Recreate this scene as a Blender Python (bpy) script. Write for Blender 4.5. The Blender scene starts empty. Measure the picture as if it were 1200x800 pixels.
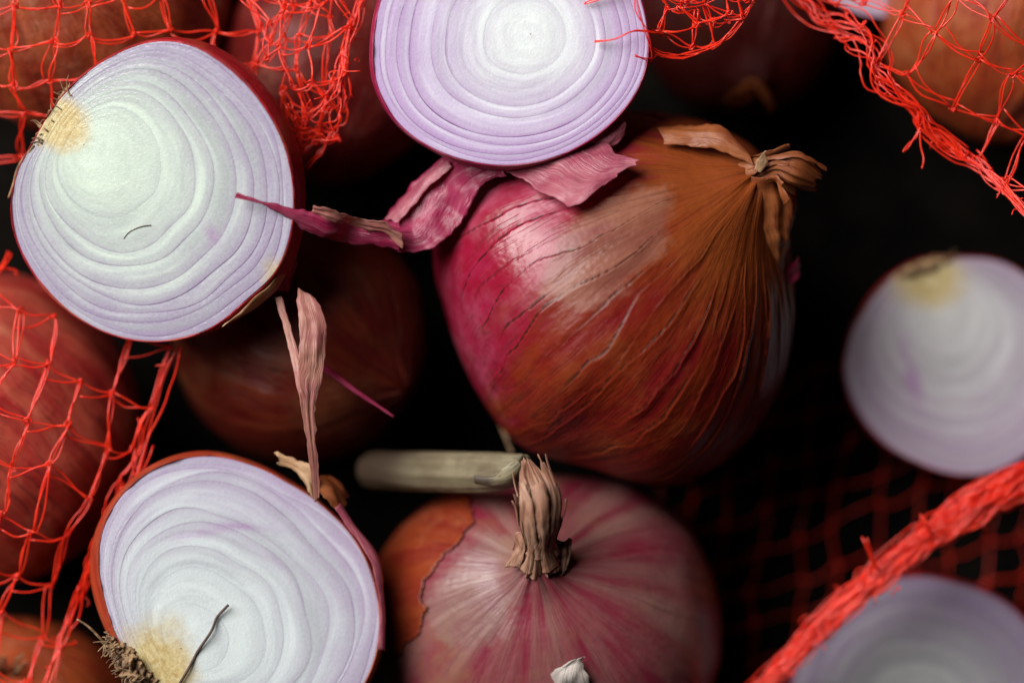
import bpy, math, random
import numpy as np
from mathutils import Vector, Matrix
# ------------------------------------------------------------------ camera, light, exposure
S = 0.01                      # everything below is written in centimetres
FOC, DIST = 6.5, 50.0         # height of the sharp plane above the table, camera distance to it
ZC = FOC + DIST
sc = bpy.context.scene
col = sc.collection
cam = bpy.data.cameras.new('camera'); camo = bpy.data.objects.new('camera', cam); col.objects.link(camo)
camo.location = (0, 0, ZC*S); camo.rotation_euler = (0, 0, 0)
cam.sensor_width = 36; cam.lens = 100; cam.clip_start = 0.01; cam.clip_end = 50
cam.dof.use_dof = True; cam.dof.focus_distance = DIST*S; cam.dof.aperture_fstop = 3.7
sc.camera = camo
w = bpy.data.worlds.new('World'); sc.world = w; w.use_nodes = True
w.node_tree.nodes['Background'].inputs[0].default_value = (0.75, 0.85, 1, 1)
w.node_tree.nodes['Background'].inputs[1].default_value = 0.0015
def area(name, loc, target, sx, sy, power, color):
    l = bpy.data.lights.new(name, 'AREA'); l.shape = 'RECTANGLE'; l.size = sx*S; l.size_y = sy*S
    l.energy = power; l.color = color
    o = bpy.data.objects.new(name, l); col.objects.link(o)
    o.location = Vector(loc)*S
    o.rotation_euler = (Vector(target)-Vector(loc)).to_track_quat('-Z', 'Y').to_euler()
area('window_light', (-56, 42, 76), (0, 0, 4), 66, 66, 22.5, (1.0, 0.985, 0.955))
sc.view_settings.view_transform = 'Standard'; sc.view_settings.look = 'None'
sc.view_settings.exposure = 0.0; sc.view_settings.gamma = 1.0
sc.render.engine = 'CYCLES'; sc.render.resolution_x = 1024; sc.render.resolution_y = 682

# ------------------------------------------------------------------ helpers
rng = np.random.default_rng(7); random.seed(7)
def P(px, py, z):
    k = 0.015*(ZC-z)/DIST
    return np.array([(px-600)*k, (400-py)*k, z], float)
def toPx(v):
    v = np.asarray(v); k = 0.015*(ZC-v[..., 2])/DIST
    return 600+v[..., 0]/k, 400-v[..., 1]/k
def _h(i, j, k, s):
    n = (i*374761393 + j*668265263 + k*2147483647 + s*974634721) & 0xffffffff
    n = ((n ^ (n >> 13))*1274126177) & 0xffffffff
    return ((n ^ (n >> 16)) & 0xffff)/32767.5-1
def noise(p, s=0):
    p = np.asarray(p, float); f = np.floor(p).astype(np.int64); t = p-f; t = t*t*(3-2*t)
    r = 0
    for a in (0, 1):
        for b in (0, 1):
            for c in (0, 1):
                wgt = (t[..., 0] if a else 1-t[..., 0])*(t[..., 1] if b else 1-t[..., 1])*(t[..., 2] if c else 1-t[..., 2])
                r = r+wgt*_h(f[..., 0]+a, f[..., 1]+b, f[..., 2]+c, s)
    return r
def sst(a, b, x):
    t = np.clip((x-a)/(b-a), 0, 1); return t*t*(3-2*t)
def unit(v):
    v = np.asarray(v, float); return v/np.linalg.norm(v, axis=-1, keepdims=True)

def thing(name, base, label, cat, group=None):
    o = bpy.data.objects.new(name, None); col.objects.link(o); o.empty_display_size = 0.01
    o.location = Vector(base)*S; o['label'] = label; o['category'] = cat
    if group: o['group'] = group
    return o
def mk(name, verts, faces, mat, parent=None, attrs=None, smooth=True, label=None, kind=None, base=None):
    if parent is not None: base = np.array(parent['_b']) if '_b' in parent else np.array(parent.location)/S
    if base is None: base = np.zeros(3)
    me = bpy.data.meshes.new(name)
    v = (np.asarray(verts, float)-np.asarray(base))*S
    if isinstance(faces, np.ndarray):
        n, q = faces.shape
        me.vertices.add(len(v)); me.vertices.foreach_set('co', v.ravel())
        me.loops.add(n*q); me.loops.foreach_set('vertex_index', faces.ravel().astype(np.int32))
        me.polygons.add(n); me.polygons.foreach_set('loop_start', np.arange(0, n*q, q, dtype=np.int32))
        me.update(calc_edges=True); me.validate()
    else:
        me.from_pydata([tuple(x) for x in v], [], faces); me.update()
    me.polygons.foreach_set('use_smooth', np.full(len(me.polygons), smooth))
    for k, a in (attrs or {}).items():
        at = me.attributes.new(k, 'FLOAT', 'POINT'); at.data.foreach_set('value', np.asarray(a, np.float32).ravel())
    me.materials.append(mat)
    o = bpy.data.objects.new(name, me); col.objects.link(o)
    if parent is not None: o.parent = parent
    else: o.location = Vector(base)*S
    if label: o['label'] = label
    if kind: o['kind'] = kind
    return o
def sub(o, parent):          # the parent of a sub-part sits at the same origin as its thing
    o.parent = parent; return o
def grid_faces(nr, nc, wrap_c=False, wrap_r=False):
    r = np.arange(nr if wrap_r else nr-1); c = np.arange(nc if wrap_c else nc-1)
    R, C = np.meshgrid(r, c, indexing='ij'); R2 = (R+1) % nr; C2 = (C+1) % nc
    return np.stack([R*nc+C, R*nc+C2, R2*nc+C2, R2*nc+C], -1).reshape(-1, 4)
class Acc:
    def __init__(s): s.v = []; s.f = []; s.n = 0
    def add(s, v, f): s.v.append(v); s.f.append(f+s.n); s.n += len(v)
    def tube(s, pts, r, ns=5):
        pts = np.asarray(pts, float); n = len(pts); r = np.broadcast_to(np.asarray(r, float), (n,))
        t = unit(np.gradient(pts, axis=0)+1e-9)
        up = np.array([0.13, 0.21, 0.97]); a = unit(np.cross(t, up)+1e-6); b = np.cross(t, a)
        th = np.arange(ns)*2*math.pi/ns
        v = pts[:, None]+r[:, None, None]*(np.cos(th)[None, :, None]*a[:, None]+np.sin(th)[None, :, None]*b[:, None])
        v = np.concatenate([v.reshape(-1, 3), pts[:1], pts[-1:]])
        f = grid_faces(n, ns, wrap_c=True)
        k = np.arange(ns); k2 = (k+1) % ns
        c0 = np.stack([k2, k, np.full(ns, n*ns), np.full(ns, n*ns)], -1)
        c1 = np.stack([(n-1)*ns+k, (n-1)*ns+k2, np.full(ns, n*ns+1), np.full(ns, n*ns+1)], -1)
        s.tri = getattr(s, 'tri', []); s.tri += [tuple(x[:3]+s.n) for x in c0]+[tuple(x[:3]+s.n) for x in c1]
        s.add(v, f)
    def build(s, name, mat, parent=None, **kw):
        v = np.concatenate(s.v); f = [tuple(x) for x in np.concatenate(s.f)]+getattr(s, 'tri', [])
        return mk(name, v, f, mat, parent, **kw)
def spline(pts, n):
    pts = np.asarray(pts, float); m = len(pts); u = np.linspace(0, m-1, n); i = np.minimum(u.astype(int), m-2); t = (u-i)[:, None]
    g = lambda k: pts[np.clip(k, 0, m-1)]
    p0, p1, p2, p3 = g(i-1), g(i), g(i+1), g(i+2)
    return 0.5*(2*p1+(p2-p0)*t+(2*p0-5*p1+4*p2-p3)*t*t+(3*p1-p0-3*p2+p3)*t**3)

# ------------------------------------------------------------------ materials
class NT:
    def __init__(s, name):
        s.m = bpy.data.materials.new(name); s.m.use_nodes = True; s.t = s.m.node_tree
        s.b = s.t.nodes['Principled BSDF']; s.out = s.t.nodes['Material Output']
    def n(s, typ, ins=None, **props):
        nd = s.t.nodes.new(typ)
        for k, v in props.items(): setattr(nd, k, v)
        for k, v in (ins or {}).items(): s.set(nd.inputs[k], v)
        return nd
    def set(s, sock, v):
        if isinstance(v, bpy.types.NodeSocket): s.t.links.new(v, sock)
        elif isinstance(v, bpy.types.Node): s.t.links.new(v.outputs[0], sock)
        elif isinstance(v, (tuple, list)) and sock.type == 'RGBA': sock.default_value = tuple(v)+((1,) if len(v) == 3 else ())
        else: sock.default_value = v
    def math(s, op, a, b=0.0, clamp=False):
        nd = s.n('ShaderNodeMath', {0: a, 1: b}, operation=op); nd.use_clamp = clamp; return nd.outputs[0]
    def mix(s, f, a, b, blend='MIX'):
        nd = s.n('ShaderNodeMix', data_type='RGBA', blend_type=blend); nd.clamp_factor = True
        s.set(nd.inputs[0], f); s.set(nd.inputs[6], a); s.set(nd.inputs[7], b); return nd.outputs[2]
    def attr(s, name): return s.n('ShaderNodeAttribute', attribute_name=name).outputs['Fac']
    def ramp(s, x, a, b, lo=0.0, hi=1.0, smooth=True):
        nd = s.n('ShaderNodeMapRange', {0: x, 1: a, 2: b, 3: lo, 4: hi}); nd.interpolation_type = 'SMOOTHSTEP' if smooth else 'LINEAR'; return nd.outputs[0]
    def vec(s, x, y, z=0.0): return s.n('ShaderNodeCombineXYZ', {0: x, 1: y, 2: z}).outputs[0]
    def obj(s): return s.n('ShaderNodeTexCoord').outputs['Object']
    def noise(s, v, scale, detail=3.0, rough=0.5, dist=0.0):
        return s.n('ShaderNodeTexNoise', {'Vector': v, 'Scale': scale, 'Detail': detail, 'Roughness': rough, 'Distortion': dist}).outputs['Fac']
    def bump(s, h, dist, strength=1.0, prev=None):
        nd = s.n('ShaderNodeBump', {'Height': h, 'Distance': dist, 'Strength': strength})
        if prev is not None: s.set(nd.inputs['Normal'], prev)
        return nd.outputs[0]
    def fin(s, **kw):
        for k, v in kw.items(): s.set(s.b.inputs[k.replace('_', ' ')], v)
        return s.m

def flesh_mat(name, core, mid, outer, line, line_amt=0.7, rootcol=(0.50, 0.36, 0.15), k0=0.25, k1=0.95):
    t = NT(name); k = t.attr('k'); tt = t.attr('t'); cth = t.attr('cth'); sth = t.attr('sth'); rt = t.attr('root'); pu = t.attr('purple')
    ob = t.obj()
    nb = t.noise(ob, 130, 4, 0.6); nf = t.noise(ob, 1500, 2, 0.6)
    kk = t.math('ADD', k, t.math('MULTIPLY', t.math('SUBTRACT', nb, 0.5), 0.35))
    c = t.mix(t.ramp(kk, k0-0.25, k0+0.25), core, mid)
    c = t.mix(t.ramp(kk, k0+0.15, k1), c, outer)
    # every leaf a little lighter or greyer than the next, seams that come and go
    kn = t.noise(t.vec(t.math('MULTIPLY', cth, 0.55), t.math('MULTIPLY', sth, 0.55), t.math('MULTIPLY', k, 13.0)), 1.0, 3, 0.6)
    band = t.ramp(k, 0.12, 0.5, 0.3, 1.0)
    c = t.mix(t.math('MULTIPLY', band, t.ramp(kn, 0.45, 0.68, 0.0, 0.6)), c, tuple(x*0.70 for x in mid))
    c = t.mix(t.ramp(kn, 0.5, 0.3, 0.0, 0.6), c, tuple(min(1, x*1.12) for x in core))
    seam = t.ramp(t.noise(t.vec(t.math('MULTIPLY', cth, 0.9), t.math('MULTIPLY', sth, 0.9), t.math('MULTIPLY', k, 6.0)), 1.0, 1), 0.35, 0.65, 0.15, 1.0)
    # inside each scale leaf: paler, juicier inner half, pigment thickening towards its outer skin
    strk = t.noise(t.vec(t.math('MULTIPLY', cth, 1.3), t.math('MULTIPLY', sth, 1.3), t.math('MULTIPLY', k, 55.0)), 1.0, 4, 0.6)
    c = t.mix(t.math('MULTIPLY', t.ramp(strk, 0.45, 0.8), 0.3), c, tuple(min(1, x*1.25) for x in mid))
    c = t.mix(t.math('MULTIPLY', t.ramp(tt, 0.25, 1.0), t.math('MULTIPLY', band, 0.4)), c, tuple(x*0.80 for x in mid))
    pig = t.math('MULTIPLY', t.math('POWER', tt, 2.2), t.math('MULTIPLY', t.ramp(kk, 0.3, 0.95), 0.55*line_amt))
    c = t.mix(pig, c, line)
    ln = t.math('MULTIPLY', t.ramp(t.math('ADD', tt, t.math('MULTIPLY', nb, 0.12)), 0.985, 1.05), t.math('MULTIPLY', t.ramp(kk, 0.4, 0.85, 0.0, 1.0), t.math('MULTIPLY', seam, line_amt)))
    c = t.mix(ln, c, tuple(x*0.5 for x in line))
    c = t.mix(t.math('MULTIPLY', pu, t.ramp(nb, 0.3, 0.7, 0.3, 1)), c, (0.33, 0.10, 0.36))
    rn = t.noise(ob, 900, 3, 0.7)
    rc = t.mix(t.ramp(rn, 0.3, 0.75), tuple(x*0.9 for x in rootcol), (0.62, 0.52, 0.29))
    c = t.mix(t.ramp(t.math('ADD', rt, t.math('MULTIPLY', t.math('SUBTRACT', nb, 0.5), 0.7)), 0.25, 0.72), c, rc)
    vor = t.n('ShaderNodeTexVoronoi', {'Vector': ob, 'Scale': 2900.0}).outputs['Distance']
    h = t.math('ADD', t.math('MULTIPLY', vor, 0.6), t.math('ADD', nf, t.math('MULTIPLY', strk, 0.25)))
    nrm = t.bump(h, 0.00006, 0.6)
    return t.fin(Base_Color=c, Roughness=t.ramp(nf, 0.3, 0.7, 0.2, 0.42), Normal=nrm, Coat_Weight=0.55, Coat_Roughness=0.13, Coat_Normal=t.bump(t.math('ADD', t.noise(ob, 1300, 2, 0.6), t.math('MULTIPLY', strk, 0.5)), 0.00022, 0.7), Subsurface_Weight=0.4, Subsurface_Radius=(1.0, 0.85, 0.8), Subsurface_Scale=0.0009)

def skin_mat(name, A, B, C, vein=(0.05, 0.012, 0.008), zone=None, film=None, vamt=0.6, lonf=5.0, rough=0.42, warm=None, bumpk=1.0, pale=None, wobk=0.22, strk=1.0, dk=0.55, spec=0.28):
    D_ = lambda q: None if q is None else tuple(x*dk for x in q)
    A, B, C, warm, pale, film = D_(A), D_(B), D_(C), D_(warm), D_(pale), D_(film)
    if zone is not None: zone = tuple(tuple(x*min(1, dk*1.2) for x in q) for q in zone)
    t = NT(name); lon = t.attr('lon'); lat = t.attr('lat'); ob = t.obj()
    wv = t.noise(ob, 55, 3, 0.55); wob = t.math('MULTIPLY', t.math('SUBTRACT', wv, 0.5), wobk)
    lw = t.math('ADD', lon, wob)
    n1 = t.noise(t.vec(t.math('MULTIPLY', lw, lonf), t.math('MULTIPLY', lat, 1.3)), 1.0, 4, 0.6)
    n2 = t.noise(ob, 75, 4, 0.65)
    fine = t.noise(t.vec(t.math('MULTIPLY', lw, 75.0), t.math('MULTIPLY', lat, 4.0)), 1.0, 3, 0.65)
    spk = t.noise(ob, 700, 3, 0.7)
    c = t.mix(t.ramp(n1, 0.36, 0.64), A, B)
    c = t.mix(t.ramp(n2, 0.5, 0.72), c, C)
    if pale is not None:
        pn = t.noise(t.vec(t.math('MULTIPLY', lw, 3.5), t.math('MULTIPLY', lat, 0.7), 3.3), 1.0, 1, 0.5)
        c = t.mix(t.math('MULTIPLY', t.ramp(pn, 0.42, 0.75), 0.5), c, pale)
    if warm is not None: c = t.mix(t.ramp(t.math('ADD', lat, t.math('MULTIPLY', t.math('SUBTRACT', n1, 0.5), 0.8)), 1.0, 0.35), c, warm)
    if zone is not None:
        zc = t.mix(t.ramp(t.noise(ob, 120, 4, 0.65, 0.6), 0.4, 0.68), zone[0], zone[1])
        zc = t.mix(t.math('MULTIPLY', t.ramp(n2, 0.4, 0.7), 0.4), zc, zone[2])
        za = t.ramp(t.math('ADD', t.attr('za'), t.math('MULTIPLY', t.math('SUBTRACT', n1, 0.5), 1.6)), 0.15, 0.85)
        c = t.mix(za, c, zc)
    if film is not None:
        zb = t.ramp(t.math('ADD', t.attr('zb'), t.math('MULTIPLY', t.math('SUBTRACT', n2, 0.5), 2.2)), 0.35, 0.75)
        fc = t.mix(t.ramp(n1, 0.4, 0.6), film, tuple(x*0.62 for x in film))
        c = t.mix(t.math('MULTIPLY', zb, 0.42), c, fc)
    c = t.mix(t.math('MULTIPLY', t.ramp(fine, 0.5, 0.8), 0.22*strk), c, tuple(x*0.5 for x in A))
    c = t.mix(t.math('MULTIPLY', t.ramp(fine, 0.5, 0.2), 0.18*strk), c, tuple(min(1, x*1.8+0.03) for x in A))
    vn = t.noise(t.vec(t.math('MULTIPLY', lw, lonf*2.1), t.math('MULTIPLY', lat, 0.55), 7.0), 1.0, 2, 0.5)
    vd = t.math('ABSOLUTE', t.math('SUBTRACT', vn, 0.5))
    brk = t.ramp(t.noise(ob, 160, 2), 0.38, 0.55)
    vl = t.math('MULTIPLY', t.ramp(vd, 0.016, 0.002), t.math('MULTIPLY', brk, vamt))
    c = t.mix(vl, c, vein)
    c = t.mix(t.math('MULTIPLY', t.attr('crack'), 0.85), c, tuple(x*0.5 for x in vein))
    c = t.mix(t.math('MULTIPLY', t.ramp(spk, 0.66, 0.74), 0.5), c, tuple(x*0.3 for x in A))
    h = t.math('ADD', t.math('MULTIPLY', fine, 0.5*strk), t.math('ADD', t.math('MULTIPLY', spk, 0.25), t.math('MULTIPLY', vl, -1.2)))
    nrm = t.bump(h, 0.00013*bumpk, 0.6)
    nrm = t.bump(t.math('ADD', n1, n2), 0.0012*bumpk, 0.5, nrm)
    return t.fin(Base_Color=c, Roughness=t.ramp(n2, 0.3, 0.7, rough-0.07, rough+0.14), Normal=nrm, Specular_IOR_Level=(t.math('ADD', t.math('MULTIPLY', t.attr('za'), spec*0.85), spec*0.3) if film is not None and zone is not None and warm is not None else spec))

def peel_mat(name, A, B, hi, transl=0.35, rough=0.4, tip=None):
    t = NT(name); u = t.attr('u'); v = t.attr('v'); ob = t.obj()
    wob = t.math('MULTIPLY', t.noise(ob, 90, 3), 0.35)
    st = t.noise(t.vec(t.math('MULTIPLY', t.math('ADD', v, wob), 15.0), t.math('MULTIPLY', u, 1.3)), 1.0, 4, 0.65)
    n2 = t.noise(ob, 160, 4, 0.65)
    c = t.mix(t.ramp(n2, 0.35, 0.65), A, B)
    c = t.mix(t.math('MULTIPLY', t.ramp(st, 0.48, 0.78), 0.5), c, hi)
    fine = t.noise(t.vec(t.math('MULTIPLY', t.math('ADD', v, wob), 48.0), t.math('MULTIPLY', u, 5.0)), 1.0, 2, 0.6)
    c = t.mix(t.math('MULTIPLY', t.ramp(fine, 0.5, 0.75), 0.4), c, tuple(x*0.5 for x in A))
    if tip: c = t.mix(t.ramp(t.math('ADD', u, t.math('MULTIPLY', st, 0.2)), 0.62, 0.32), c, tip)  # painted shade: darkens the low end of u
    nrm = t.bump(t.math('ADD', st, t.math('MULTIPLY', fine, 0.5)), 0.0004, 0.7)
    t.fin(Base_Color=c, Roughness=rough, Normal=nrm)
    tr = t.n('ShaderNodeBsdfTranslucent', {'Color': c, 'Normal': nrm})
    mx = t.n('ShaderNodeMixShader', {0: transl, 1: t.b.outputs[0], 2: tr.outputs[0]})
    t.t.links.new(mx.outputs[0], t.out.inputs[0]); return t.m

def net_mat():
    t = NT('red_net_plastic'); ob = t.obj(); n = t.noise(ob, 300, 3)
    c = t.mix(t.ramp(n, 0.3, 0.7), (0.90, 0.030, 0.012), (1.0, 0.06, 0.022))
    t.fin(Base_Color=c, Roughness=0.27, Specular_IOR_Level=0.8, Normal=t.bump(n, 0.0003, 0.5))
    tr = t.n('ShaderNodeBsdfTranslucent', {'Color': c})
    mx = t.n('ShaderNodeMixShader', {0: 0.4, 1: t.b.outputs[0], 2: tr.outputs[0]})
    t.t.links.new(mx.outputs[0], t.out.inputs[0]); return t.m
def plain_mat(name, A, B, rough=0.6, sc_=400.0, bump=0.0006):
    t = NT(name); n = t.noise(t.obj(), sc_, 4, 0.65)
    return t.fin(Base_Color=t.mix(t.ramp(n, 0.35, 0.65), A, B), Roughness=rough, Normal=t.bump(n, bump, 0.7))
M_net = net_mat()
M_table = plain_mat('dark_tabletop', (0.003, 0.0025, 0.0025), (0.006, 0.005, 0.004), 0.9, 60.0)
M_table.node_tree.nodes['Principled BSDF'].inputs['Specular IOR Level'].default_value = 0.0
M_root = plain_mat('root_fibre', (0.09, 0.045, 0.022), (0.30, 0.18, 0.09), 0.8)
M_hair = plain_mat('dark_root_hair', (0.035, 0.018, 0.012), (0.09, 0.045, 0.03), 0.7)
M_tan = peel_mat('dry_tan_paper', (0.42, 0.22, 0.10), (0.55, 0.34, 0.19), (0.70, 0.52, 0.36), 0.25, 0.55)
M_neck = peel_mat('pinkish_tan_neck', (0.32, 0.14, 0.085), (0.44, 0.24, 0.16), (0.58, 0.37, 0.28), 0.2, 0.5)
M_pink = peel_mat('pink_dry_skin', (0.44, 0.08, 0.14), (0.56, 0.17, 0.22), (0.76, 0.44, 0.46), 0.5, 0.3)
M_strip = peel_mat('pink_brown_dry_skin', (0.48, 0.17, 0.15), (0.56, 0.27, 0.20), (0.72, 0.46, 0.38), 0.45, 0.4)
M_magenta = peel_mat('magenta_dry_skin', (0.34, 0.015, 0.07), (0.46, 0.05, 0.13), (0.72, 0.34, 0.40), 0.45, 0.3)
M_copper = peel_mat('copper_dry_skin', (0.24, 0.055, 0.015), (0.34, 0.10, 0.03), (0.46, 0.18, 0.06), 0.3, 0.45)
M_silver = peel_mat('silvery_dry_skin', (0.50, 0.42, 0.38), (0.62, 0.55, 0.50), (0.8, 0.75, 0.7), 0.3, 0.35)
M_stalk = peel_mat('grey_green_stalk', (0.14, 0.10, 0.055), (0.23, 0.19, 0.11), (0.28, 0.30, 0.19), 0.08, 0.5, tip=(0.05, 0.028, 0.014))  # dark brown at the left end is shade painted into the stalk

# ------------------------------------------------------------------ shapes
def outline(pts, c, n=256, harm=14):
    """closed outline given as photo points -> radius (cm) for n angles about c (photo x right, y up)"""
    z = c[2]; k = 0.015*(ZC-z)/DIST
    p = np.array([((x-c[0])*k, (c[1]-y)*k) for x, y in pts])
    a = np.arctan2(p[:, 1], p[:, 0]); r = np.hypot(p[:, 0], p[:, 1]); o = np.argsort(a); a, r = a[o], r[o]
    th = np.linspace(-math.pi, math.pi, n, endpoint=False)
    rr = np.interp(th, np.concatenate([a-2*math.pi, a, a+2*math.pi]), np.tile(r, 3))
    F = np.fft.rfft(rr); F[harm:] = 0
    F *= np.exp(-(np.arange(len(F))/(harm*0.75))**4)
    return th, np.fft.irfft(F, n)
def perinterp(a, th, rr):
    return np.interp((a+math.pi) % (2*math.pi)-math.pi, np.append(th, math.pi), np.append(rr, rr[0]))

OBST = []                     # (centre, radius, half height) of the whole onions, for the draped net
def onion_surface(c, th, rr, rz, axis, nlon, nlat, rzb=None, neck=0.0, neckw=0.2, cracks=(), lump=0.03, seed=0):
    """star-shaped bulb about c; pole of lon/lat at its neck (axis)"""
    ax = unit(axis); up = np.array([0, 0, 1.0])
    e1 = up-ax*ax.dot(up)
    if np.linalg.norm(e1) < 1e-3: e1 = np.array([0, 1.0, 0])
    e1 = unit(e1); e2 = np.cross(ax, e1)
    lat = np.linspace(0.0, math.pi, nlat); lon = np.linspace(-math.pi, math.pi, nlon, endpoint=False)
    LA, LO = np.meshgrid(lat, lon, indexing='ij')
    d = np.cos(LA)[..., None]*ax+np.sin(LA)[..., None]*(np.cos(LO)[..., None]*e1+np.sin(LO)[..., None]*e2)
    phi_s = np.hypot(d[..., 0], d[..., 1]); a = np.arctan2(d[..., 1], d[..., 0])
    r = perinterp(a, th, rr)
    # keep the middle of the bulb round: near the view axis the outline counts less
    rm = rr.mean(); r = rm+(r-rm)*sst(0.0, 0.8, phi_s)
    rho = 1/np.sqrt((phi_s/r)**2+(d[..., 2]/np.where(d[..., 2] > 0, rz, rzb or rz))**2)
    rho = rho*(1+lump*noise(d*1.9+seed*3.1, seed)+lump*0.4*noise(d*4.3+seed, seed+1))
    fl = 0.006*noise(np.stack([LO*7, LA*1.2, 0*LA+seed], -1), seed+2)+0.003*noise(np.stack([LO*19, LA*1.5, 0*LA+seed], -1), seed+5)
    rho = rho*(1+fl*np.sin(LA))
    if neck: rho = rho*(1+neck*np.exp(-(LA/neckw)**2)*(1+0.10*np.sin(LO*9+seed)))
    crk = np.zeros_like(rho)
    for (l0, wd, hgt, la0, la1, sd) in cracks:
        lc = l0+0.05*noise(np.stack([LA*2.3, 0*LA, 0*LA+sd], -1), 9)+0.02*noise(np.stack([LA*8, 0*LA, 0*LA+sd], -1), 10)
        x = (LO-lc+math.pi) % (2*math.pi)-math.pi
        win = sst(la0, la0+0.25, LA)*(1-sst(la1-0.25, la1, LA))*(0.55+0.45*noise(np.stack([LA*5, 0*LA, 0*LA+sd*7], -1), 11))
        lip = np.where((x >= 0) & (x < wd), (1-np.clip(x/wd, 0, 1))**1.5, 0)
        rho = rho+hgt*win*lip
        crk = np.maximum(crk, win*np.where((x < 0) & (x > -0.014), 1.0, 0.0)*(hgt/0.03))
    v = np.asarray(c)+rho[..., None]*d
    return v, LO, LA, np.clip(crk, 0, 1), d
def whole(name, label, cpx, pts, axis, mat, rz=None, nlon=220, nlat=120, zfun=None, group='whole red onions in the pile', zc=None, r=None, **kw):
    """cpx = (px,py,z) of the middle"""
    if pts is None:
        k = 0.015*(ZC-cpx[2])/DIST
        pts = [(cpx[0]+r/k*math.cos(q), cpx[1]-r/k*math.sin(q)) for q in np.linspace(0, 6.2, 40)]
    th, rr = outline(pts, cpx)
    c = P(*cpx); rz = rz or rr.mean()
    v, LO, LA, crk, d = onion_surface(c, th, rr, rz, axis, nlon, nlat, **kw)
    t = thing(name, (c[0], c[1], v[..., 2].min()), label, 'onion', group)
    nl, nc = LO.shape
    px, py = toPx(v)
    at = {'lon': LO, 'lat': LA, 'crack': crk}
    if zfun: at.update(zfun(px, py, v))
    else: at.update({'za': 0*LO, 'zb': 0*LO})
    body = mk('bulb', v.reshape(-1, 3), grid_faces(nl, nc, wrap_c=True), mat, t, at)
    OBST.append((c, rr.mean(), rz))
    return t, body, (v, LO, LA, d, at)
def shell(name, geo, mask, mat, t, lift=0.05, thick=0.02):
    """a piece of loose outer skin lying on a bulb: the masked part of its surface, lifted, with a real edge"""
    v, LO, LA, d, at = geo; nl, nc = LO.shape
    f = grid_faces(nl, nc, wrap_c=True); mv = mask.ravel()
    f = f[mv[f].all(1)]
    ids = np.unique(f); re = -np.ones(nl*nc, int); re[ids] = np.arange(len(ids)); f = re[f]
    V = v.reshape(-1, 3)[ids]; D = d.reshape(-1, 3)[ids]
    L = (np.broadcast_to(lift, (nl*nc,)) if np.ndim(lift) == 0 else lift.ravel())[ids]
    lf = L+0.02*noise(V*1.7, 3)
    top = V+D*lf[:, None]; bot = V+D*(np.maximum(lf-thick, -0.02))[:, None]
    e = {}
    for q in f:
        for a_, b_ in zip(q, np.roll(q, -1)):
            if (b_, a_) in e: del e[(b_, a_)]
            else: e[(a_, b_)] = 1
    n = len(V); side = [(b_, a_, a_+n, b_+n) for a_, b_ in e]
    faces = np.concatenate([f, f[:, ::-1]+n, np.array(side)])
    A = {k: np.tile(np.asarray(x).ravel()[ids], 2) for k, x in at.items()}
    return mk(name, np.concatenate([top, bot]), faces, mat, t, A)

def sheet(name, rows,  mat, t, nu=60, nv=22, bulge=0.05, crinkle=0.06, fr=2.2, jag=0.04, thick=0.006, seed=0, parent=None):
    """thin dry skin between two edge lines; rows = [(x,y,z, x,y,z), ...] photo points with heights"""
    if isinstance(rows, tuple): Lp, Rp = rows
    else: Lp = spline([P(*r[:3]) for r in rows], nu); Rp = spline([P(*r[3:]) for r in rows], nu)
    v = np.linspace(0, 1, nv); G = Lp[:, None]*(1-v)[None, :, None]+Rp[:, None]*v[None, :, None]
    u = np.linspace(0, 1, nu); U, V = np.meshgrid(u, v, indexing='ij')
    wdt = np.linalg.norm(Rp-Lp, axis=1)[:, None]
    nrm = unit(np.cross(np.gradient(G, axis=0), np.gradient(G, axis=1))+1e-9); nrm = nrm*np.where(nrm[..., 2:] < 0, -1, 1)
    edge = np.abs(2*V-1)
    h = bulge*wdt*(1-edge**2)+crinkle*np.minimum(wdt, 1)*(noise(G*fr+seed, seed)+0.6*noise(np.stack([V*5+seed, U*3, U*0], -1), seed+3)+0.35*noise(G*fr*2.7+seed, seed+2))
    side = unit(Rp-Lp+1e-6)[:, None]; alng = unit(np.gradient(G, axis=0)+1e-9)
    j = jag*(noise(G*4+seed*2, seed+4)+0.6*noise(G*11+seed, seed+5))
    G = G+nrm*h[..., None]+side*(j*(2*V-1)*edge**2)[..., None]+alng*(2*j*(np.abs(2*U-1)**6))[..., None]
    T = G.reshape(-1, 3); B = T-(nrm*thick).reshape(-1, 3); n = len(T); f = grid_faces(nu, nv)
    idx = np.arange(n).reshape(nu, nv); rim = np.concatenate([idx[0, :], idx[1:, -1], idx[-1, -2::-1], idx[-2:0:-1, 0]])
    r2 = np.roll(rim, -1); sf = np.stack([rim, rim+n, r2+n, r2], -1)
    o = mk(name, np.concatenate([T, B]), np.concatenate([f, f[:, ::-1]+n, sf]), mat, t, {'u': np.tile(U.ravel(), 2), 'v': np.tile(V.ravel()*wdt.max()*0.6, 2)})
    if parent: o.parent = parent
    return o
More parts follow.
